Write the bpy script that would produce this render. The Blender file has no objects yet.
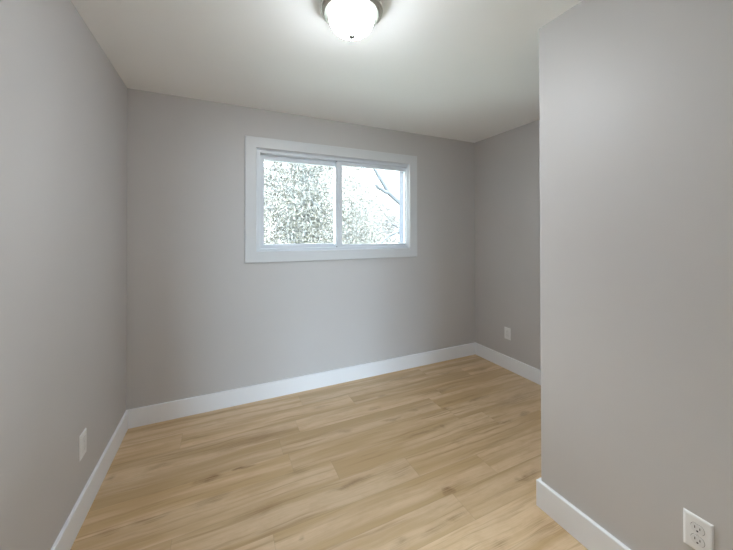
import bpy, bmesh, math, random
from mathutils import Vector, Matrix

C = bpy.context.scene.collection
SC = bpy.context.scene

# ------------------------------------------------------------------ camera
FPX, CXP, CYP = 313.10, 366.5, 231.55
YAW, ROLL, PITCH, CAMH = 0.43376, -0.00172, -0.00674, 1.389
XL, XR, YB, XP, YP, H, BH = -0.6165, 2.6633, 2.7631, 1.4785, 1.0816, 2.44, 0.1316
DX0, DX1, DZ1 = -0.22, 0.56, 2.03            # open doorway behind the camera
HX0, HX1, YH = -1.35, 1.25, -4.2              # the hall beyond it
GX0, GX1, GZ1 = -1.05, 0.0, 2.05             # added glazed door at its end, unseen
YN = -0.95                                   # wall behind the camera
cam = bpy.data.objects.new('camera', bpy.data.cameras.new('camera'))
C.objects.link(cam)
fwd0 = Vector((math.sin(YAW), math.cos(YAW), 0)); right0 = Vector((math.cos(YAW), -math.sin(YAW), 0)); Zv = Vector((0, 0, 1))
fwd = fwd0 * math.cos(PITCH) - Zv * math.sin(PITCH)
up0 = Zv * math.cos(PITCH) + fwd0 * math.sin(PITCH)
rgt = right0 * math.cos(ROLL) + up0 * math.sin(ROLL)
up = up0 * math.cos(ROLL) - right0 * math.sin(ROLL)
M = Matrix.Identity(4)
for i in range(3):
    M[i][0], M[i][1], M[i][2] = rgt[i], up[i], -fwd[i]
M[0][3], M[1][3], M[2][3] = 0, 0, CAMH
cam.matrix_world = M
cam.data.sensor_fit = 'HORIZONTAL'; cam.data.sensor_width = 36
cam.data.lens = FPX / 733 * 36
cam.data.shift_y = -(275 - CYP) / 733
cam.data.clip_start = 0.02; cam.data.clip_end = 300
SC.camera = cam

# ------------------------------------------------------------------ world, sun, exposure
SKY, SKY_FRONT, SKY_ZENITH = 41.0, 3.1, 11.5
w = bpy.data.worlds.new('sky'); SC.world = w; w.use_nodes = True
wt = w.node_tree; bg = wt.nodes['Background']
bg.inputs[0].default_value = (0.93, 0.965, 1.0, 1)
# overcast sky, brightest on the side behind the camera where the sun stands behind thin cloud
wg = wt.nodes.new('ShaderNodeTexCoord')
wd = wt.nodes.new('ShaderNodeVectorMath'); wd.operation = 'DOT_PRODUCT'; wd.inputs[1].default_value = (0, -0.93, 0.37)
wt.links.new(wg.outputs['Generated'], wd.inputs[0])
wm = wt.nodes.new('ShaderNodeMapRange'); wm.interpolation_type = 'SMOOTHSTEP'
wm.inputs['From Min'].default_value = -0.55; wm.inputs['From Max'].default_value = 0.95
wm.inputs['To Min'].default_value = SKY_FRONT; wm.inputs['To Max'].default_value = SKY
wt.links.new(wd.outputs['Value'], wm.inputs['Value'])
# and, like any overcast, dim at the horizon and brighter towards the zenith
ws = wt.nodes.new('ShaderNodeSeparateXYZ'); wt.links.new(wg.outputs['Generated'], ws.inputs[0])
wz = wt.nodes.new('ShaderNodeMapRange'); wz.interpolation_type = 'SMOOTHSTEP'
wz.inputs['From Min'].default_value = 0.19; wz.inputs['From Max'].default_value = 0.36
wz.inputs['To Min'].default_value = 0.0; wz.inputs['To Max'].default_value = SKY_ZENITH
wt.links.new(ws.outputs[2], wz.inputs['Value'])
wa = wt.nodes.new('ShaderNodeMath'); wa.operation = 'ADD'
wcm = wt.nodes.new('ShaderNodeMix'); wcm.data_type = 'RGBA'
wcm.inputs[6].default_value = (0.90, 0.95, 1.0, 1); wcm.inputs[7].default_value = (0.66, 0.82, 1.0, 1)
wcf = wt.nodes.new('ShaderNodeMapRange'); wcf.interpolation_type = 'SMOOTHSTEP'
wcf.inputs['From Min'].default_value = -0.2; wcf.inputs['From Max'].default_value = 0.8
wt.links.new(wd.outputs['Value'], wcf.inputs['Value']); wt.links.new(wcf.outputs[0], wcm.inputs['Factor']); wt.links.new(wcm.outputs[2], bg.inputs[0])
wt.links.new(wm.outputs[0], wa.inputs[0]); wt.links.new(wz.outputs[0], wa.inputs[1]); wt.links.new(wa.outputs[0], bg.inputs[1])
sd = bpy.data.lights.new('sun', 'SUN'); sd.energy = 1.0; sd.angle = math.radians(0.6); sd.color = (1, 0.96, 0.9)
sun = bpy.data.objects.new('sun', sd); C.objects.link(sun)
sun.rotation_euler = Vector((0.10, 0.52, -0.85)).to_track_quat('-Z', 'Y').to_euler()
pd = bpy.data.lights.new('window_portal', 'AREA'); pd.shape = 'RECTANGLE'; pd.size = 1.5; pd.size_y = 0.87
pd.cycles.is_portal = True
po = bpy.data.objects.new('window_portal', pd); C.objects.link(po)
po.location = (1.0155, YB + 0.165, 1.675); po.rotation_euler = (-math.pi / 2, 0, 0)
pd2 = bpy.data.lights.new('door_portal', 'AREA'); pd2.shape = 'RECTANGLE'; pd2.size = GX1 - GX0; pd2.size_y = GZ1
pd2.cycles.is_portal = True
po2 = bpy.data.objects.new('door_portal', pd2); C.objects.link(po2)
po2.location = ((GX0 + GX1) / 2, YH - 0.12, GZ1 / 2); po2.rotation_euler = (math.pi / 2, 0, 0)
LAMP = 105.0
SC.view_settings.view_transform = 'Standard'; SC.view_settings.look = 'None'
SC.view_settings.gamma = 1; SC.view_settings.use_curve_mapping = False
SC.view_settings.exposure = 0.88
SC.cycles.max_bounces = 12; SC.cycles.diffuse_bounces = 8; SC.cycles.transparent_max_bounces = 16
SC.cycles.sample_clamp_indirect = 20

# ------------------------------------------------------------------ node helpers
def mat(name):
    m = bpy.data.materials.new(name); m.use_nodes = True
    nt = m.node_tree; b = nt.nodes['Principled BSDF']
    return m, nt, b

def node(nt, t, **kw):
    n = nt.nodes.new(t)
    ins = kw.pop('ins', {})
    for k, v in kw.items(): setattr(n, k, v)
    for k, v in ins.items():
        if hasattr(v, 'is_output'): nt.links.new(v, n.inputs[k])
        else: n.inputs[k].default_value = v
    return n

def plain(name, col, rough=0.5, metal=0.0, noise=0.0, nscale=20, bump=0.0, bscale=400, spec=0.5):
    m, nt, b = mat(name)
    b.inputs['Roughness'].default_value = rough; b.inputs['Metallic'].default_value = metal
    b.inputs['Specular IOR Level'].default_value = spec
    tc = node(nt, 'ShaderNodeTexCoord')
    n = node(nt, 'ShaderNodeTexNoise', ins={'Vector': tc.outputs['Object'], 'Scale': nscale, 'Detail': 3.0})
    mr = node(nt, 'ShaderNodeMapRange', ins={'Value': n.outputs[0], 'To Min': 1 - noise, 'To Max': 1 + noise})
    mx = node(nt, 'ShaderNodeVectorMath', operation='SCALE', ins={0: col, 'Scale': mr.outputs[0]})
    nt.links.new(mx.outputs[0], b.inputs['Base Color'])
    if bump:
        n2 = node(nt, 'ShaderNodeTexNoise', ins={'Vector': tc.outputs['Object'], 'Scale': bscale, 'Detail': 2.0})
        bp = node(nt, 'ShaderNodeBump', ins={'Height': n2.outputs[0], 'Strength': bump, 'Distance': 0.001})
        nt.links.new(bp.outputs[0], b.inputs['Normal'])
    return m

WALL = plain('wall_paint', (0.545, 0.527, 0.521), 0.48, noise=0.02, nscale=3, bump=0.2, bscale=260, spec=0.5)
CEIL = plain('ceiling_paint', (0.90, 0.90, 0.90), 0.75, noise=0.015, nscale=2.5, bump=0.15, bscale=200, spec=0.3)
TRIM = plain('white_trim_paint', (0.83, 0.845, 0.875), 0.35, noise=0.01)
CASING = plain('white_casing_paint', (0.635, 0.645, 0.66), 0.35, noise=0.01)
VINYL = plain('white_vinyl', (0.68, 0.71, 0.755), 0.35, noise=0.01)
PLATE = plain('white_plastic', (0.82, 0.82, 0.82), 0.35)
GREY = plain('grey_slot', (0.42, 0.42, 0.42), 0.6)
RECEPT = plain('receptacle_plastic', (0.76, 0.76, 0.76), 0.4)
DARK = plain('dark_slot', (0.03, 0.03, 0.03), 0.6)
NICKEL = plain('brushed_nickel', (0.62, 0.60, 0.55), 0.38, metal=1.0, noise=0.03, nscale=60)
FINIAL = plain('satin_finial', (0.25, 0.25, 0.245), 0.7, spec=0.02)
EXTF = plain('daylight_tinted_frame', (0.032, 0.042, 0.060), 0.5, noise=0.02)  # blue of the daylight on the white outer frame, put into its colour
LATCH = plain('grey_metal', (0.25, 0.26, 0.28), 0.4, metal=0.6)
GROUND = plain('lawn', (0.11, 0.115, 0.095), 0.9, noise=0.3, nscale=3)
BARK = plain('bark', (0.0085, 0.0088, 0.0085), 0.85, noise=0.25, nscale=12)
SCREW = plain('painted_screw', (0.68, 0.68, 0.68), 0.35)

def glass_mat():
    m, nt, b = mat('window_glass')
    nt.nodes.remove(b)
    tr = node(nt, 'ShaderNodeBsdfTransparent', ins={'Color': (0.96, 0.98, 0.97, 1)})
    gl = node(nt, 'ShaderNodeBsdfGlossy', ins={'Roughness': 0.02})
    fr = node(nt, 'ShaderNodeFresnel', ins={'IOR': 1.45})
    mx = node(nt, 'ShaderNodeMixShader', ins={0: fr.outputs[0], 1: tr.outputs[0], 2: gl.outputs[0]})
    nt.links.new(mx.outputs[0], nt.nodes['Material Output'].inputs['Surface'])
    return m
GLASS = glass_mat()

def lamp_glass():
    m, nt, b = mat('lit_frosted_glass')
    b.inputs['Base Color'].default_value = (0.9, 0.9, 0.88, 1); b.inputs['Roughness'].default_value = 0.4
    b.inputs['Emission Color'].default_value = (0.895, 0.95, 1.0, 1)
    # frosted bowl, brightest underneath where the bulbs shine straight through, dimmer up its flanks
    ge = node(nt, 'ShaderNodeNewGeometry'); sz = node(nt, 'ShaderNodeSeparateXYZ', ins={0: ge.outputs['Normal']})
    es = node(nt, 'ShaderNodeMapRange', ins={'Value': sz.outputs[2], 'From Min': -0.22, 'From Max': -0.95, 'To Min': 0.012 * LAMP, 'To Max': LAMP})
    nt.links.new(es.outputs[0], b.inputs['Emission Strength'])
    return m
DOME = lamp_glass()

def leaf_mat(name, c1, c2):
    m, nt, b = mat(name)
    at = node(nt, 'ShaderNodeAttribute', attribute_name='tone')
    mx = node(nt, 'ShaderNodeMix', data_type='RGBA', ins={'Factor': at.outputs['Fac'], 6: (*c1, 1), 7: (*c2, 1)})
    nt.links.new(mx.outputs[2], b.inputs['Base Color'])
    b.inputs['Roughness'].default_value = 0.5
    return m

# ------------------------------------------------------------------ mesh helpers
def bx(bm, x0, x1, y0, y1, z0, z1, bev=0.0, seg=2):
    r = bmesh.ops.create_cube(bm, size=1.0)
    vs = r['verts']
    for v in vs:
        v.co = Vector(((x0 + x1) / 2 + v.co.x * (x1 - x0), (y0 + y1) / 2 + v.co.y * (y1 - y0), (z0 + z1) / 2 + v.co.z * (z1 - z0)))
    if bev:
        es = list({e for v in vs for e in v.link_edges})
        bmesh.ops.bevel(bm, geom=es, offset=bev, segments=seg, affect='EDGES', profile=0.6)

def lathe(bm, prof, seg=64, c=(0, 0, 0)):
    rings = []
    for r, z in prof:
        if r < 1e-6:
            rings.append([bm.verts.new((c[0], c[1], c[2] + z))])
        else:
            rings.append([bm.verts.new((c[0] + r * math.cos(2 * math.pi * k / seg), c[1] + r * math.sin(2 * math.pi * k / seg), c[2] + z)) for k in range(seg)])
    for a, b in zip(rings, rings[1:]):
        for k in range(seg):
            k2 = (k + 1) % seg
            if len(a) == 1 and len(b) == 1: continue
            if len(a) == 1: bm.faces.new((a[0], b[k], b[k2]))
            elif len(b) == 1: bm.faces.new((a[k], b[0], a[k2]))
            else: bm.faces.new((a[k], b[k], b[k2], a[k2]))

def obj(name, bm, m, parent=None, smooth=False, loc=(0, 0, 0)):
    bmesh.ops.recalc_face_normals(bm, faces=bm.faces)
    me = bpy.data.meshes.new(name); bm.to_mesh(me); bm.free()
    if m is not None: me.materials.append(m)
    if smooth:
        for p in me.polygons: p.use_smooth = True
        if smooth is not True: me.set_sharp_from_angle(angle=math.radians(smooth))
    o = bpy.data.objects.new(name, me); C.objects.link(o); o.location = loc
    if parent is not None: o.parent = parent
    return o

def tag(o, label, cat=None, group=None, kind=None):
    o['label'] = label
    if cat: o['category'] = cat
    if group: o['group'] = group
    if kind: o['kind'] = kind
    return o

def empty(name, loc, rz=0.0):
    o = bpy.data.objects.new(name, None); C.objects.link(o)
    o.location = loc; o.rotation_euler = (0, 0, rz); o.empty_display_size = 0.1
    return o

def struct(o, label, cat): return tag(o, label, cat, None, 'structure')

# ------------------------------------------------------------------ floor
PW, PL, Y0F = 0.17, 1.235, 2.525
JOINT = {0: -0.243, 1: 0.5, 2: 0.355, 3: 1.62, 4: 0.609, 5: 1.032, 6: 0.218, 7: 1.121, 8: 0.52, -1: 0.6, -2: 0.1}
def floor_mat():
    m, nt, b = mat('oak_plank_floor')
    L = nt.links.new
    uv = node(nt, 'ShaderNodeUVMap', uv_map='plank')           # metres along / across inside one plank
    at = node(nt, 'ShaderNodeAttribute', attribute_name='rnd')
    sx = node(nt, 'ShaderNodeSeparateXYZ', ins={0: at.outputs['Vector']})
    tc = node(nt, 'ShaderNodeTexCoord')
    off = node(nt, 'ShaderNodeVectorMath', operation='SCALE', ins={0: at.outputs['Vector'], 'Scale': 37.0})
    pos = node(nt, 'ShaderNodeVectorMath', operation='ADD', ins={0: uv.outputs[0], 1: off.outputs[0]})
    # gentle sideways drift so that the grain is not ruler straight
    wn = node(nt, 'ShaderNodeTexNoise', ins={'Vector': pos.outputs[0], 'Scale': 2.2, 'Detail': 2.0})
    wv = node(nt, 'ShaderNodeVectorMath', operation='SUBTRACT', ins={0: wn.outputs['Color'], 1: (0.5, 0.5, 0.5)})
    wv2 = node(nt, 'ShaderNodeVectorMath', operation='MULTIPLY', ins={0: wv.outputs[0], 1: (0.0, 0.04, 0.0)})
    p2 = node(nt, 'ShaderNodeVectorMath', operation='ADD', ins={0: pos.outputs[0], 1: wv2.outputs[0]})
    def streak(sx_, sy_, det, rough, lo, hi):
        v = node(nt, 'ShaderNodeVectorMath', operation='MULTIPLY', ins={0: p2.outputs[0], 1: (sx_, sy_, 1.0)})
        n = node(nt, 'ShaderNodeTexNoise', ins={'Vector': v.outputs[0], 'Scale': 1.0, 'Detail': det, 'Roughness': rough})
        return node(nt, 'ShaderNodeMapRange', interpolation_type='SMOOTHSTEP', ins={'Value': n.outputs[0], 'From Min': lo, 'From Max': hi})
    broad = streak(0.9, 12.0, 2.0, 0.5, 0.38, 0.62)
    mid = streak(1.5, 38.0, 4.0, 0.62, 0.52, 0.76)
    fine = streak(7.0, 230.0, 3.0, 0.6, 0.35, 0.70)
    mott = streak(9.0, 22.0, 3.0, 0.6, 0.40, 0.75)
    def mix(f, a, bcol, k=None):
        if k is not None: f = node(nt, 'ShaderNodeMath', operation='MULTIPLY', ins={0: f, 1: k}).outputs[0]
        n = node(nt, 'ShaderNodeMix', data_type='RGBA', ins={'Factor': f})
        for idx, v in ((6, a), (7, bcol)):
            if hasattr(v, 'is_output'): L(v, n.inputs[idx])
            else: n.inputs[idx].default_value = (*v, 1)
        return n.outputs[2]
    c = mix(broad.outputs[0], WOOD_LIGHT, WOOD_MID)
    c = mix(mid.outputs[0], c, WOOD_DARK, 0.75)
    c = mix(mott.outputs[0], c, WOOD_MID, 0.45)
    c = mix(fine.outputs[0], c, WOOD_DARK, 0.13)
    # the darker heart streaks and knots of individual boards
    wob = node(nt, 'ShaderNodeTexNoise', ins={'Vector': tc.outputs['Object'], 'Scale': 9.0, 'Detail': 3.0})
    ww = node(nt, 'ShaderNodeVectorMath', operation='SUBTRACT', ins={0: wob.outputs['Color'], 1: (0.5, 0.5, 0.5)})
    ww2 = node(nt, 'ShaderNodeVectorMath', operation='MULTIPLY', ins={0: ww.outputs[0], 1: (0.16, 0.07, 0.0)})
    pw = node(nt, 'ShaderNodeVectorMath', operation='ADD', ins={0: tc.outputs['Object'], 1: ww2.outputs[0]})
    acc = None
    for (kx, ky, kl, kw, ks) in KNOTS:
        d = node(nt, 'ShaderNodeVectorMath', operation='SUBTRACT', ins={0: pw.outputs[0], 1: (kx, ky, 0)})
        e = node(nt, 'ShaderNodeVectorMath', operation='MULTIPLY', ins={0: d.outputs[0], 1: (1 / kl, 1 / kw, 0)})
        l = node(nt, 'ShaderNodeVectorMath', operation='LENGTH', ins={0: e.outputs[0]})
        r = node(nt, 'ShaderNodeMapRange', interpolation_type='SMOOTHSTEP', ins={'Value': l.outputs['Value'], 'From Min': 1.0, 'From Max': 0.0, 'To Max': ks})
        acc = r.outputs[0] if acc is None else node(nt, 'ShaderNodeMath', operation='ADD', ins={0: acc, 1: r.outputs[0]}).outputs[0]
    gr = node(nt, 'ShaderNodeMapRange', ins={'Value': fine.outputs[0], 'To Min': 0.35, 'To Max': 1.35})
    acc = node(nt, 'ShaderNodeMath', operation='MULTIPLY', use_clamp=True, ins={0: acc, 1: gr.outputs[0]}).outputs[0]
    c = mix(acc, c, WOOD_KNOT, 0.9)
    # board to board tone
    mr = node(nt, 'ShaderNodeMapRange', ins={'Value': sx.outputs[0], 'To Min': 0.94, 'To Max': 1.05})
    c = node(nt, 'ShaderNodeVectorMath', operation='SCALE', ins={0: c, 'Scale': mr.outputs[0]}).outputs[0]
    # the hairline groove round each board
    at2 = node(nt, 'ShaderNodeUVMap', uv_map='edge')            # distance to board end / board side, metres
    se = node(nt, 'ShaderNodeSeparateXYZ', ins={0: at2.outputs[0]})
    def groove(s):
        a = node(nt, 'ShaderNodeMath', operation='ABSOLUTE', ins={0: s})
        return a
    gx = node(nt, 'ShaderNodeMath', operation='SUBTRACT', ins={0: 0.5 * PL, 1: groove(se.outputs[0]).outputs[0]})
    gy = node(nt, 'ShaderNodeMath', operation='SUBTRACT', ins={0: 0.5 * PW, 1: groove(se.outputs[1]).outputs[0]})
    gm = node(nt, 'ShaderNodeMath', operation='MINIMUM', ins={0: gx.outputs[0], 1: gy.outputs[0]})
    gf = node(nt, 'ShaderNodeMapRange', interpolation_type='SMOOTHSTEP', ins={'Value': gm.outputs[0], 'From Min': 0.0022, 'From Max': 0.0004})
    c = mix(gf.outputs[0], c, WOOD_GROOVE, 0.22)
    L(c, b.inputs['Base Color'])
    rr = node(nt, 'ShaderNodeMapRange', ins={'Value': fine.outputs[0], 'To Min': 0.30, 'To Max': 0.42})
    L(rr.outputs[0], b.inputs['Roughness'])
    b.inputs['Specular IOR Level'].default_value = 0.5
    bp = node(nt, 'ShaderNodeBump', ins={'Height': fine.outputs[0], 'Strength': 0.12, 'Distance': 0.0006})
    L(bp.outputs[0], b.inputs['Normal'])
    return m
WOOD_LIGHT = (0.73, 0.545, 0.350); WOOD_MID = (0.565, 0.388, 0.205); WOOD_DARK = (0.37, 0.222, 0.100)
WOOD_KNOT = (0.25, 0.135, 0.055); WOOD_GROOVE = (0.20, 0.13, 0.075)
# heart streaks and knots: centre x, y, half length, half width, strength
KNOTS = [
    (-0.147, 2.431, 0.126, 0.02, 0.55), (-0.569, 2.237, 0.046, 0.028, 0.6), (-0.329, 2.233, 0.095, 0.04, 0.5), (-0.082, 1.995, 0.086, 0.035, 0.7),
    (0.1, 2.019, 0.049, 0.02, 0.6), (-0.332, 1.842, 0.132, 0.035, 0.6), (-0.506, 1.844, 0.077, 0.03, 0.65), (-0.044, 1.839, 0.137, 0.05, 0.45),
    (-0.035, 1.997, 0.098, 0.03, 0.5), (0.121, 2.015, 0.096, 0.018, 0.6), (0.198, 2.248, 0.435, 0.075, 0.55), (0.417, 1.838, 0.12, 0.035, 0.45),
    (0.727, 2.443, 0.128, 0.03, 0.45), (0.772, 2.07, 0.076, 0.03, 0.4), (1.103, 2.245, 0.072, 0.03, 0.45), (0.691, 1.623, 0.155, 0.035, 0.4),
    (1.52, 2.596, 0.179, 0.03, 0.5), (1.252, 2.379, 0.063, 0.03, 0.5), (1.15, 2.05, 0.126, 0.022, 0.6), (1.36, 2.091, 0.063, 0.03, 0.55),
    (1.624, 2.001, 0.05, 0.03, 0.6), (1.962, 2.001, 0.205, 0.03, 0.5), (1.289, 1.828, 0.347, 0.025, 0.55), (1.459, 1.827, 0.044, 0.03, 0.5),
    (1.474, 1.656, 0.167, 0.035, 0.5), (1.892, 1.674, 0.121, 0.03, 0.55), (2.102, 1.687, 0.07, 0.035, 0.7), (2.423, 2.42, 0.174, 0.04, 0.55),
    (2.022, 2.507, 0.143, 0.03, 0.4), (1.762, 2.247, 0.318, 0.06, 0.45), (1.623, 1.252, 0.171, 0.035, 0.5), (2.217, 1.867, 0.379, 0.09, 0.4),
    (0.953, 1.589, 0.123, 0.06, 0.3), (1.115, 1.354, 0.03, 0.035, 0.75), (1.157, 1.359, 0.141, 0.06, 0.3), (1.048, 1.221, 0.103, 0.02, 0.65),
    (1.544, 1.256, 0.074, 0.02, 0.55), (0.899, 1.209, 0.121, 0.035, 0.4), (1.121, 1.036, 0.112, 0.03, 0.6), (1.393, 0.997, 0.163, 0.09, 0.4),
    (0.671, 1.623, 0.217, 0.022, 0.5), (0.343, 1.428, 0.03, 0.02, 0.45), (0.184, 1.65, 0.196, 0.05, 0.4), (0.725, 1.226, 0.08, 0.03, 0.45),
]
def build_floor():
    rng = random.Random(5)
    bm = bmesh.new()
    uvl = bm.loops.layers.uv.new('plank'); uve = bm.loops.layers.uv.new('edge')
    rl = bm.loops.layers.float_vector.new('rnd')
    fx0, fx1, fy0, fy1 = HX0, XR, YH, YB
    for r in range(-2, 42):
        yt = Y0F - r * PW; yb = yt - PW
        a, b_ = max(yb, fy0), min(yt, fy1)
        if b_ - a < 1e-4: continue
        j = JOINT.get(r, rng.uniform(0, PL))
        x = j - PL * math.ceil((j - fx0) / PL)
        while x < fx1:
            xa, xb = max(x, fx0), min(x + PL, fx1)
            if xb - xa > 1e-4:
                rv = (rng.random(), rng.random(), rng.random())
                vs = [bm.verts.new(p) for p in ((xa, a, 0), (xb, a, 0), (xb, b_, 0), (xa, b_, 0))]
                f = bm.faces.new(vs)
                for lp in f.loops:
                    px, py = lp.vert.co.x, lp.vert.co.y
                    lp[uvl].uv = (px - x, py - yb); lp[uve].uv = (px - x - PL / 2, py - yb - PW / 2)
                    lp[rl] = rv
            x += PL
    # the slab under the boards
    bx(bm, fx0 - 0.12, fx1 + 0.12, fy0 - 0.12, fy1 + 0.165, -0.12, -0.0015)
    return obj('floor', bm, floor_mat())
struct(build_floor(), 'light oak plank floor running the length of the back wall', 'floor')

# ------------------------------------------------------------------ ceiling and walls
bm = bmesh.new(); bx(bm, HX0 - 0.12, XR + 0.12, YH - 0.12, YB + 0.165, H, H + 0.15)
struct(obj('ceiling', bm, CEIL), 'smooth white ceiling over the whole room', 'ceiling')
bm = bmesh.new(); bx(bm, XL - 0.12, XL, YN - 0.06, YB + 0.165, -0.1, H + 0.1)
struct(obj('wall_left', bm, WALL), 'grey painted wall with one outlet low down, left of the window wall', 'wall')
bm = bmesh.new(); bx(bm, XR, XR + 0.12, YN - 0.12, YB + 0.165, -0.1, H + 0.1)
struct(obj('wall_right', bm, WALL), 'grey wall of the recess at the far right end of the window wall', 'wall')
bm = bmesh.new(); bx(bm, XP, XR + 0.01, YN - 0.06, YP, -0.05, H + 0.05, 0.004)
struct(obj('wall_partition', bm, WALL), 'grey partition wall jutting in on the right with a square outer corner', 'wall')
# window opening in the back wall
OX0, OX1, OZ0, OZ1 = 0.259, 1.773, 1.234, 2.113
YO = YB + 0.165
bm = bmesh.new()
def ring_slab(bm, X0, X1, Z0, Z1, x0, x1, z0, z1, ya, yb):
    o = [(X0, Z0), (X1, Z0), (X1, Z1), (X0, Z1)]; i = [(x0, z0), (x1, z0), (x1, z1), (x0, z1)]
    V = {}
    for k, (pts, y) in enumerate(((o, ya), (i, ya), (o, yb), (i, yb))):
        V[k] = [bm.verts.new((p[0], y, p[1])) for p in pts]
    for k in range(4):
        n = (k + 1) % 4
        for a, b in ((0, 1), (1, 3), (3, 2), (2, 0)):
            bm.faces.new((V[a][k], V[a][n], V[b][n], V[b][k]))
ring_slab(bm, XL - 0.12, XR + 0.12, -0.1, H + 0.1, OX0, OX1, OZ0, OZ1, YB, YO)
struct(obj('wall_back', bm, WALL), 'grey back wall pierced by the sliding window', 'wall')

# the wall behind the camera with its open doorway, and a short hall added to lead in daylight
bm = bmesh.new(); ring_slab(bm, HX0 - 0.05, XR + 0.05, -0.1, H + 0.1, DX0, DX1, 0.0, DZ1, YN - 0.12, YN)
struct(obj('wall_near', bm, WALL), 'grey wall behind the camera with an open doorway', 'wall')
bm = bmesh.new(); ring_slab(bm, HX0 - 0.12, HX1 + 0.12, -0.1, H + 0.1, GX0, GX1, 0.0, GZ1, YH - 0.12, YH)
struct(obj('wall_hall_end', bm, WALL), 'grey end wall of the hall with an added glazed door', 'wall')
bm = bmesh.new(); bx(bm, HX0 - 0.12, HX0, YH - 0.12, YN - 0.06, -0.1, H + 0.1)
struct(obj('wall_hall_left', bm, WALL), 'grey side wall of the hall behind the camera', 'wall')
bm = bmesh.new(); bx(bm, HX1, HX1 + 0.12, YH - 0.12, YN - 0.06, -0.1, H + 0.1)
struct(obj('wall_hall_right', bm, WALL), 'grey side wall of the hall opposite', 'wall')
bm = bmesh.new()
frame = (DX0 - 0.07, DX1 + 0.07, DZ1 + 0.07)
bx(bm, DX0 - 0.07, DX0 + 0.012, YN - 0.12, YN + 0.015, 0, DZ1 + 0.07); bx(bm, DX1 - 0.012, DX1 + 0.07, YN - 0.12, YN + 0.015, 0, DZ1 + 0.07)
bx(bm, DX0, DX1, YN - 0.12, YN + 0.015, DZ1 - 0.012, DZ1 + 0.07)
struct(obj('trim_1', bm, TRIM), 'white casing of the doorway behind the camera', 'door trim')

# ------------------------------------------------------------------ baseboards: flat boards with an eased top edge
def board(bm, p, q, nrm, t=0.014, h=BH, e=0.004, ext0=0.0, ext1=0.0):
    p, q, n = Vector((*p, 0)), Vector((*q, 0)), Vector((*nrm, 0))
    d = (q - p).normalized()
    prof = [(0, 0.0), (t, 0.0), (t, h - e), (t - e * 0.35, h - e * 0.35), (t - e, h), (0, h)]
    # mitre: the ends run out by ext * offset
    A = [bm.verts.new(p + n * o - d * (ext0 * o) + Vector((0, 0, z))) for o, z in prof]
    B = [bm.verts.new(q + n * o + d * (ext1 * o) + Vector((0, 0, z))) for o, z in prof]
    for k in range(len(prof)):
        k2 = (k + 1) % len(prof)
        bm.faces.new((A[k], A[k2], B[k2], B[k]))
    bm.faces.new(A); bm.faces.new(list(reversed(B)))
bm = bmesh.new(); board(bm, (XL, YN), (XL, YB), (1, 0), ext1=-1)
struct(obj('baseboard_left', bm, TRIM), 'white baseboard along the left wall under its outlet', 'baseboard')
bm = bmesh.new(); board(bm, (XL, YB), (XR, YB), (0, -1), ext0=-1, ext1=-1)
struct(obj('baseboard_back', bm, TRIM), 'long white baseboard below the window', 'baseboard')
bm = bmesh.new(); board(bm, (XR, YB), (XR, YP), (-1, 0), ext0=-1)
struct(obj('baseboard_right', bm, TRIM), 'short white baseboard of the recess at the far right', 'baseboard')
bm = bmesh.new(); board(bm, (XP, YN), (XP, YP), (-1, 0), t=0.016, ext1=1); board(bm, (XP, YP), (XR, YP), (0, 1), t=0.016, ext0=1)
struct(obj('baseboard_partition', bm, TRIM), 'white baseboard wrapping the corner of the partition wall', 'baseboard')

# ------------------------------------------------------------------ window
win = empty('window_1', (1.0155, YB, OZ0))
struct(win, 'white two-pane sliding window with a flat white casing', 'window')
def wobj(name, bm, m, parent=win, **k):
    bmesh.ops.translate(bm, verts=bm.verts, vec=-Vector((1.0155, YB, OZ0)))
    return obj(name, bm, m, parent, **k)
CW = 0.0855
def frame_bev(bm, X0, X1, Z0, Z1, w, ya, yb, bev=0.003):
    """four mitred bars round a rectangle; w = bar width inward (l, r, b, t); ya = room side, yb = outside"""
    l, r, b, t = w if isinstance(w, tuple) else (w, w, w, w)
    def loop(o, y): return [bm.verts.new(v) for v in ((X0 + o[0], y, Z0 + o[2]), (X1 - o[1], y, Z0 + o[2]), (X1 - o[1], y, Z1 - o[3]), (X0 + o[0], y, Z1 - o[3]))]
    e = bev
    loops = [loop((0, 0, 0, 0), yb), loop((0, 0, 0, 0), ya + e), loop((e, e, e, e), ya), loop((l - e, r - e, b - e, t - e), ya), loop((l, r, b, t), ya + e), loop((l, r, b, t), yb)]
    for a in range(len(loops)):
        A, B = loops[a], loops[(a + 1) % len(loops)]
        for k in range(4):
            n = (k + 1) % 4
            bm.faces.new((A[k], A[n], B[n], B[k]))
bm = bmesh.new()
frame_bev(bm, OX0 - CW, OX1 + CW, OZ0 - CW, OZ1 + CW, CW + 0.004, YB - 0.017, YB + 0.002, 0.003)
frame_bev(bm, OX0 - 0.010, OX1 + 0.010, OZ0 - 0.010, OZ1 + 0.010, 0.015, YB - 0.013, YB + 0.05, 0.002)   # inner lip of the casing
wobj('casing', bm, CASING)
bm = bmesh.new()      # jamb liner and vinyl main frame with its track ridges
frame_bev(bm, OX0, OX1, OZ0, OZ1, 0.010, YB + 0.004, YO, 0.002)
frame_bev(bm, OX0 + 0.008, OX1 - 0.008, OZ0 + 0.008, OZ1 - 0.008, (0.030, 0.007, 0.022, 0.028), YB + 0.020, YO + 0.01, 0.0025)
fr = wobj('main_frame', bm, VINYL)
bm = bmesh.new(); frame_bev(bm, OX0 + 0.02, OX1 - 0.009, OZ0 + 0.02, OZ1 - 0.02, (0.026, 0.008, 0.016, 0.022), YB + 0.092, YO + 0.012, 0.003)
wobj('exterior_frame', bm, EXTF)
FX0, FX1, FZ0, FZ1 = OX0 + 0.036, OX1 - 0.010, OZ0 + 0.028, OZ1 - 0.034
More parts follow.
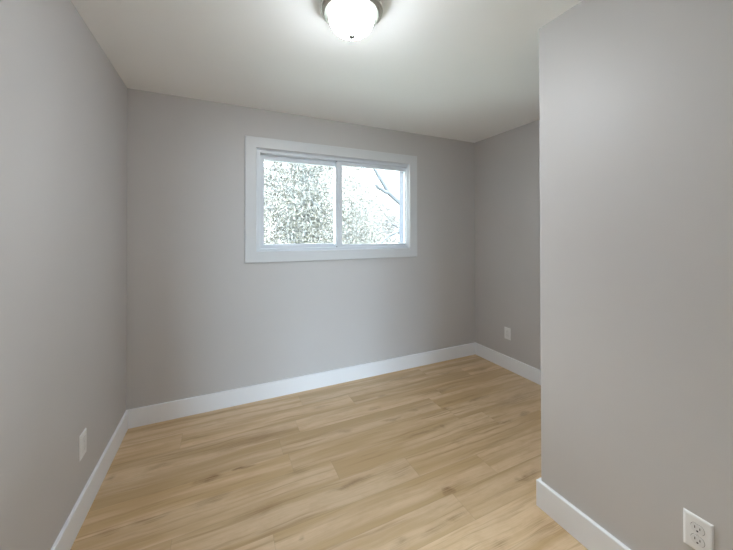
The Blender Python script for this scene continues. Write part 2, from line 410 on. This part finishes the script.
# fixed sash, outer track
bm = bmesh.new()
frame_bev(bm, FX0, 1.035, FZ0, FZ1, (0.041, 0.045, 0.036, 0.042), YB + 0.084, YB + 0.125, 0.004)
s1 = wobj('fixed_sash', bm, VINYL)
bm = bmesh.new(); bx(bm, FX0 + 0.035, 0.998, YB + 0.108, YB + 0.113, FZ0 + 0.030, FZ1 - 0.036)
wobj('glass_pane', bm, GLASS, s1).location = (0, 0, 0)
# sliding sash, inner track
bm = bmesh.new()
frame_bev(bm, 0.984, FX1, FZ0, FZ1, (0.062, 0.009, 0.025, 0.035), YB + 0.046, YB + 0.082, 0.004)
s2 = wobj('sliding_sash', bm, VINYL)
bm = bmesh.new(); bx(bm, 1.040, FX1 - 0.006, YB + 0.069, YB + 0.074, FZ0 + 0.020, FZ1 - 0.030)
wobj('glass_pane', bm, GLASS, s2)
# pull rail and latch on the meeting stile
bm = bmesh.new(); bx(bm, 0.990, 1.000, YB + 0.038, YB + 0.048, FZ0 + 0.03, FZ1 - 0.03, 0.002)
wobj('pull_rail', bm, VINYL, s2)
bm = bmesh.new(); bx(bm, 1.004, 1.022, YB + 0.034, YB + 0.048, 1.62, 1.68, 0.003); bx(bm, 1.009, 1.017, YB + 0.026, YB + 0.036, 1.635, 1.665, 0.003)
wobj('latch', bm, VINYL, s2)
for zc in (FZ0 + 0.005, FZ1 - 0.005):
    bm = bmesh.new(); bx(bm, 0.984, 0.994, YB + 0.037, YB + 0.05, zc - 0.005, zc + 0.005, 0.002)
    tag(wobj('roller_clip', bm, LATCH, s2), 'small dark clip at the corner of the sliding sash')

# ------------------------------------------------------------------ unseen glazed door, added to bring bluish daylight onto the back wall
dr = struct(empty('added_door_1', ((GX0 + GX1) / 2, YH, 0)), 'added white framed glazed door, unseen at the end of the hall', 'door')
def dobj(name, bm, m):
    bmesh.ops.translate(bm, verts=bm.verts, vec=-Vector(((GX0 + GX1) / 2, YH, 0)))
    return obj(name, bm, m, dr)
bm = bmesh.new()
ring_slab(bm, GX0, GX1, 0.0, GZ1, GX0 + 0.06, GX1 - 0.06, 0.06, GZ1 - 0.06, YH - 0.10, YH - 0.01)
bx(bm, (GX0 + GX1) / 2 - 0.03, (GX0 + GX1) / 2 + 0.03, YH - 0.08, YH - 0.03, 0.06, GZ1 - 0.06)
dobj('door_frame', bm, VINYL)
for a_, b_ in ((GX0 + 0.055, (GX0 + GX1) / 2 - 0.028), ((GX0 + GX1) / 2 + 0.028, GX1 - 0.055)):
    bm = bmesh.new(); bx(bm, a_, b_, YH - 0.058, YH - 0.053, 0.055, GZ1 - 0.055); dobj('glass_pane', bm, GLASS)

# ------------------------------------------------------------------ ceiling light
LX, LY = 0.537, 1.317
lt = tag(empty('ceiling_light', (LX, LY, H)), 'round flush-mount ceiling light with a nickel ring and lit frosted glass bowl', 'ceiling light')
bm = bmesh.new()
lathe(bm, [(0, 0), (0.118, 0), (0.130, -0.006), (0.136, -0.016), (0.141, -0.030), (0.1425, -0.038), (0.1405, -0.043), (0.1355, -0.045),
           (0.1335, -0.043), (0.131, -0.047), (0.128, -0.054), (0.123, -0.058), (0.1135, -0.058), (0.107, -0.054), (0.104, -0.045), (0, -0.045)], 96)
obj('ring', bm, NICKEL, lt, smooth=35)
bm = bmesh.new()
prof = [(0.100, -0.046), (0.1045, -0.051), (0.1055, -0.058)]
for k in range(1, 19):
    a = k / 18 * math.pi / 2
    prof.append((0.1055 * math.cos(a) ** 0.92 if k < 18 else 0, -0.058 - 0.089 * math.sin(a)))
lathe(bm, prof, 96)
obj('glass_bowl', bm, DOME, lt, smooth=True)
bm = bmesh.new()
lathe(bm, [(0, -0.1440), (0.0125, -0.1440), (0.0150, -0.1475), (0.0152, -0.152), (0.0140, -0.1560), (0.0110, -0.1595), (0.0065, -0.162), (0, -0.163)], 32)
tag(obj('finial', bm, FINIAL, lt, smooth=35), 'small grey metal finial under the bowl')

# ------------------------------------------------------------------ outlets
def disc_prism(bm, poly, y0, y1):
    A = [bm.verts.new((x, y0, z)) for x, z in poly]; B = [bm.verts.new((x, y1, z)) for x, z in poly]
    for k in range(len(poly)):
        n = (k + 1) % len(poly); bm.faces.new((A[k], A[n], B[n], B[k]))
    bm.faces.new(A); bm.faces.new(list(reversed(B)))
def make_outlet():
    """built facing -Y, its back on y = 0, centred on the origin"""
    t = empty('wall_outlet', (0, 0, 0))
    bm = bmesh.new(); W2, H2 = 0.0375, 0.0595
    lp = []
    for i, y in ((0, 0.0), (0, -0.0025), (0.003, -0.0055), (0.008, -0.0065)):
        lp.append([bm.verts.new(v) for v in ((-W2 + i, y, -H2 + i), (W2 - i, y, -H2 + i), (W2 - i, y, H2 - i), (-W2 + i, y, H2 - i))])
    for A, B in zip(lp, lp[1:]):
        for k in range(4): bm.faces.new((A[k], A[(k + 1) % 4], B[(k + 1) % 4], B[k]))
    bm.faces.new(lp[-1]); bm.faces.new(list(reversed(lp[0])))
    obj('cover_plate', bm, PLATE, t)
    for s in (1, -1):
        zc = s * 0.0195
        poly = []
        for k in range(48):
            a = 2 * math.pi * k / 48
            poly.append((0.0172 * math.cos(a), zc + max(-0.0142, min(0.0142, 0.0172 * math.sin(a)))))
        bm = bmesh.new(); disc_prism(bm, poly, -0.0085, -0.004)
        fc = obj('receptacle_face', bm, RECEPT, t)
        # a thin dark gap round the face
        gap = [(x * 1.045, zc + (z - zc) * 1.055) for x, z in poly]
        bm = bmesh.new(); disc_prism(bm, gap, -0.0067, -0.004)
        obj('gap', bm, DARK, fc)
        for sx_, hh in ((-0.0064, 0.0042), (0.0064, 0.0036)):
            bm = bmesh.new(); bx(bm, sx_ - 0.0011, sx_ + 0.0011, -0.0088, -0.006, zc + 0.0035 - hh, zc + 0.0035 + hh)
            obj('slot', bm, DARK, fc)
        bm = bmesh.new()
        disc_prism(bm, [(0.0027 * math.cos(2 * math.pi * k / 20), zc - 0.0075 + 0.0027 * math.sin(2 * math.pi * k / 20)) for k in range(20)], -0.0088, -0.006)
        obj('ground_hole', bm, DARK, fc)
    bm = bmesh.new()
    disc_prism(bm, [(0.0032 * math.cos(2 * math.pi * k / 20), 0.0032 * math.sin(2 * math.pi * k / 20)) for k in range(20)], -0.0075, -0.005)
    obj('screw', bm, SCREW, t)
    return t
def copy_tree(o, parent=None):
    c = o.copy(); C.objects.link(c); c.parent = parent
    for ch in o.children: copy_tree(ch, c)
    return c
def make_block_outlet():
    """the same plate with one flat rectangular insert"""
    t = empty('wall_outlet', (0, 0, 0))
    bm = bmesh.new(); W2, H2 = 0.0375, 0.0595
    lp = []
    for i, y in ((0, 0.0), (0, -0.0025), (0.003, -0.0055), (0.008, -0.0065)):
        lp.append([bm.verts.new(v) for v in ((-W2 + i, y, -H2 + i), (W2 - i, y, -H2 + i), (W2 - i, y, H2 - i), (-W2 + i, y, H2 - i))])
    for A, B in zip(lp, lp[1:]):
        for k in range(4): bm.faces.new((A[k], A[(k + 1) % 4], B[(k + 1) % 4], B[k]))
    bm.faces.new(lp[-1]); bm.faces.new(list(reversed(lp[0])))
    obj('cover_plate', bm, PLATE, t)
    bm = bmesh.new(); bx(bm, -0.0172, 0.0172, -0.0066, -0.004, -0.0342, 0.0342)
    obj('gap', bm, GREY, t)
    bm = bmesh.new(); bx(bm, -0.0165, 0.0165, -0.0085, -0.004, -0.0335, 0.0335, 0.0008)
    fc = obj('receptacle_face', bm, RECEPT, t)
    for zc in (0.0175, -0.0175):
        for sx_, hh in ((-0.0058, 0.0036), (0.0058, 0.0030)):
            bm = bmesh.new(); bx(bm, sx_ - 0.0007, sx_ + 0.0007, -0.0087, -0.006, zc + 0.003 - hh, zc + 0.003 + hh)
            obj('slot', bm, GREY, fc)
        bm = bmesh.new()
        disc_prism(bm, [(0.0018 * math.cos(2 * math.pi * k / 16), zc - 0.0065 + 0.0018 * math.sin(2 * math.pi * k / 16)) for k in range(16)], -0.0087, -0.006)
        obj('ground_hole', bm, GREY, fc)
    return t
o = make_outlet(); o.location = (XP, 0.5005, 0.3625); o.rotation_euler = (0, 0, -math.pi / 2)
tag(o, 'white duplex outlet with two round sockets on the partition wall by the baseboard', 'outlet')
out0 = make_block_outlet()
spots = [((XL, 1.982, 0.3605), math.pi / 2, 'white outlet plate with rectangular insert beside the left corner baseboard'),
         ((XR, 2.3125, 0.364), -math.pi / 2, 'small distant white outlet plate in the recess beyond the partition corner')]
for i, (loc, rz, lab) in enumerate(spots):
    o = out0 if i == 0 else copy_tree(out0)
    o.location = loc; o.rotation_euler = (0, 0, rz)
    tag(o, lab, 'outlet')

# ------------------------------------------------------------------ outside: ground, bushes, a bare tree
GZ = -0.5
bm = bmesh.new(); bx(bm, -40, 40, -40, 60, GZ - 0.2, GZ)
struct(obj('ground', bm, GROUND), 'lawn outside beyond the window', 'ground')

def tube(bm, pts, rads, seg=5):
    prev = None
    for i, (p, r) in enumerate(zip(pts, rads)):
        d = (pts[min(i + 1, len(pts) - 1)] - pts[max(i - 1, 0)]).normalized()
        a = d.orthogonal().normalized(); b = d.cross(a)
        if prev is not None:
            # keep the frame from twisting
            a = (prev - d * prev.dot(d)).normalized(); b = d.cross(a)
        prev = a
        ring = [bm.verts.new(p + (a * math.cos(2 * math.pi * k / seg) + b * math.sin(2 * math.pi * k / seg)) * r) for k in range(seg)]
        if i:
            for k in range(seg): bm.faces.new((last[k], last[(k + 1) % seg], ring[(k + 1) % seg], ring[k]))
        last = ring

def grow(rng, bm, p, d, length, r, depth, tips, bend=0.25, spread=0.6, kids=3, upw=0.12):
    n = 5; pts = [p.copy()]; rads = [r]
    for i in range(n):
        d = (d + Vector((rng.gauss(0, bend), rng.gauss(0, bend), rng.gauss(0, bend) + upw)) * 0.5).normalized()
        p = p + d * (length / n); pts.append(p.copy()); rads.append(r * (1 - 0.6 * (i + 1) / n))
        if depth <= 1: tips.append((p.copy(), d.copy()))
    tube(bm, pts, rads, 5 if r > 0.008 else 3)
    if depth > 0:
        for k in range(kids):
            i = rng.randint(1, n)
            q = (d + Vector((rng.gauss(0, spread), rng.gauss(0, spread), rng.gauss(0, spread)))).normalized()
            grow(rng, bm, pts[i], q, length * rng.uniform(0.55, 0.8), rads[i] * 0.65, depth - 1, tips, bend, spread, kids, upw)

def leaf_mesh(rng, pts, n, size, jit, width=0.32):
    verts, faces, tones = [], [], []
    for _ in range(n):
        c = pts[_ % len(pts)][0] + Vector((rng.gauss(0, jit), rng.gauss(0, jit), rng.gauss(0, jit)))
        a = Vector((rng.gauss(0, 1), rng.gauss(0, 1), rng.gauss(0, 1))).normalized()
        b = a.orthogonal().normalized(); nrm = a.cross(b)
        s = size * rng.uniform(0.6, 1.4); wd = s * width / 2
        i = len(verts)
        verts += [c - a * s * .5, c + b * wd + nrm * s * .08, c + a * s * .5, c - b * wd + nrm * s * .08]
        faces += [(i, i + 1, i + 2), (i, i + 2, i + 3)]
        t = rng.random(); tones += [t] * 4
    me = bpy.data.meshes.new('foliage'); me.from_pydata(verts, [], faces)
    a = me.attributes.new('tone', 'FLOAT', 'POINT'); a.data.foreach_set('value', tones)
    return me

def crown_points(rng, n, c, rad, clumps, spread):
    """clumped points inside an ellipsoid crown"""
    cs = []
    while len(cs) < clumps:
        v = Vector((rng.uniform(-1, 1), rng.uniform(-1, 1), rng.uniform(-1, 1)))
        if v.length < 1: cs.append(Vector((c[0] + v.x * rad[0], c[1] + v.y * rad[1], c[2] + v.z * rad[2])))
    return [(rng.choice(cs) + Vector((rng.gauss(0, spread), rng.gauss(0, spread), rng.gauss(0, spread))), None) for _ in range(n)]

def plant(name, label, cat, x, y, stems, length, r, depth, kids, nleaf, lsize, lm, seed, c, rad, clumps=120, cl=0.16, group=None, lean=0.35, width=0.16, bark=None):
    rng = random.Random(seed)
    t = tag(empty(name, (x, y, GZ)), label, cat, group)
    bm = bmesh.new(); tips = []
    for s in range(stems):
        a = rng.uniform(0, 2 * math.pi)
        d = Vector((math.cos(a) * lean * rng.random(), math.sin(a) * lean * rng.random(), 1)).normalized()
        grow(rng, bm, Vector((math.cos(a) * 0.08 * min(1, stems - 1), math.sin(a) * 0.08 * min(1, stems - 1), -0.05)), d, length * rng.uniform(0.8, 1.1), r, depth, tips, 0.25, 0.5, kids)
    obj('branches', bm, bark or BARK, t)
    if nleaf:
        me = leaf_mesh(rng, crown_points(rng, nleaf, c, rad, clumps, cl), nleaf, lsize, 0.03, width); me.materials.append(lm)
        f = bpy.data.objects.new('foliage', me); C.objects.link(f); f.parent = t
    return t
PALE = leaf_mat('pale_twig_leaves', (0.0085, 0.0072, 0.0042), (0.066, 0.055, 0.034))
GREEN = leaf_mat('grey_green_leaves', (0.007, 0.014, 0.013), (0.022, 0.038, 0.036))
TAN = leaf_mat('tan_leaves', (0.009, 0.007, 0.004), (0.048, 0.038, 0.025))
TWIG = plain('pale_bark', (0.05, 0.046, 0.04), 0.8, noise=0.25, nscale=12)
plant('garden_bush', 'tall pale leafy bush outside that fills the whole fixed pane', 'bush', 1.9, 8.0, 10, 1.7, 0.022, 3, 4, 105000, 0.092, PALE, 3, (0.05, 0, 2.4), (2.1, 0.85, 2.85), 1900, 0.22, bark=TWIG)
plant('garden_bush', 'lower bush seen through the sliding pane, sloping down towards the window edge', 'bush', 5.75, 11.2, 9, 1.3, 0.02, 3, 4, 28000, 0.13, TAN, 11, (-0.3, 0, 1.5), (1.7, 0.7, 1.9), 330, 0.24, bark=TWIG)
plant('evergreen_tree', 'blue-green evergreen tree glimpsed through the tall pale bush', 'tree', 3.5, 14.5, 1, 2.6, 0.09, 3, 4, 11000, 0.20, GREEN, 21, (0, 0, 2.6), (0.8, 0.8, 2.5), 130, 0.20)
# bare tree just outside, its trunk hidden behind the wall and its boughs reaching in front of the sliding pane
bt = tag(empty('bare_tree', (3.75, 5.4, GZ)), 'bare grey tree with forked bough crossing the white sky in the sliding pane', 'tree')
bm = bmesh.new(); o_ = Vector((3.75, 5.4, GZ))
def limb(pts, r0, r1):
    ps = [Vector(p) - o_ for p in pts]
    tube(bm, ps, [r0 + (r1 - r0) * i / (len(ps) - 1) for i in range(len(ps))], 8)
limb([(3.75, 5.4, GZ - 0.05), (3.72, 5.41, 0.4), (3.66, 5.4, 1.1), (3.68, 5.43, 1.9), (3.62, 5.45, 2.6), (3.66, 5.4, 3.4), (3.6, 5.4, 4.2)], 0.085, 0.02)
limb([(3.68, 5.43, 1.85), (3.48, 5.4, 1.82), (3.24, 5.4, 2.0), (2.98, 5.4, 2.19), (2.90, 5.4, 2.32), (2.79, 5.4, 2.47), (2.70, 5.4, 2.6), (2.62, 5.4, 2.70), (2.5, 5.42, 2.9)], 0.0523, 0.0282)
limb([(2.98, 5.4, 2.19), (2.9, 5.38, 2.2), (2.81, 5.36, 2.245), (2.74, 5.36, 2.27), (2.68, 5.36, 2.33)], 0.0403, 0.0311)
limb([(2.80, 5.4, 2.46), (2.76, 5.38, 2.44), (2.72, 5.37, 2.47)], 0.0161, 0.0113)
limb([(3.66, 5.4, 1.5), (3.33, 5.4, 1.48), (3.15, 5.4, 1.41), (2.98, 5.4, 1.35), (2.9, 5.4, 1.28), (2.83, 5.4, 1.22), (2.74, 5.4, 1.19)], 0.0322, 0.0198)
limb([(3.33, 5.4, 1.48), (3.2, 5.42, 1.52), (3.05, 5.44, 1.60), (2.9, 5.45, 1.63)], 0.0141, 0.0084)
limb([(3.62, 5.45, 2.6), (3.35, 5.45, 2.75), (3.1, 5.45, 2.8), (2.9, 5.44, 2.95)], 0.0362, 0.0169)
obj('branches', bm, BARK, bt)
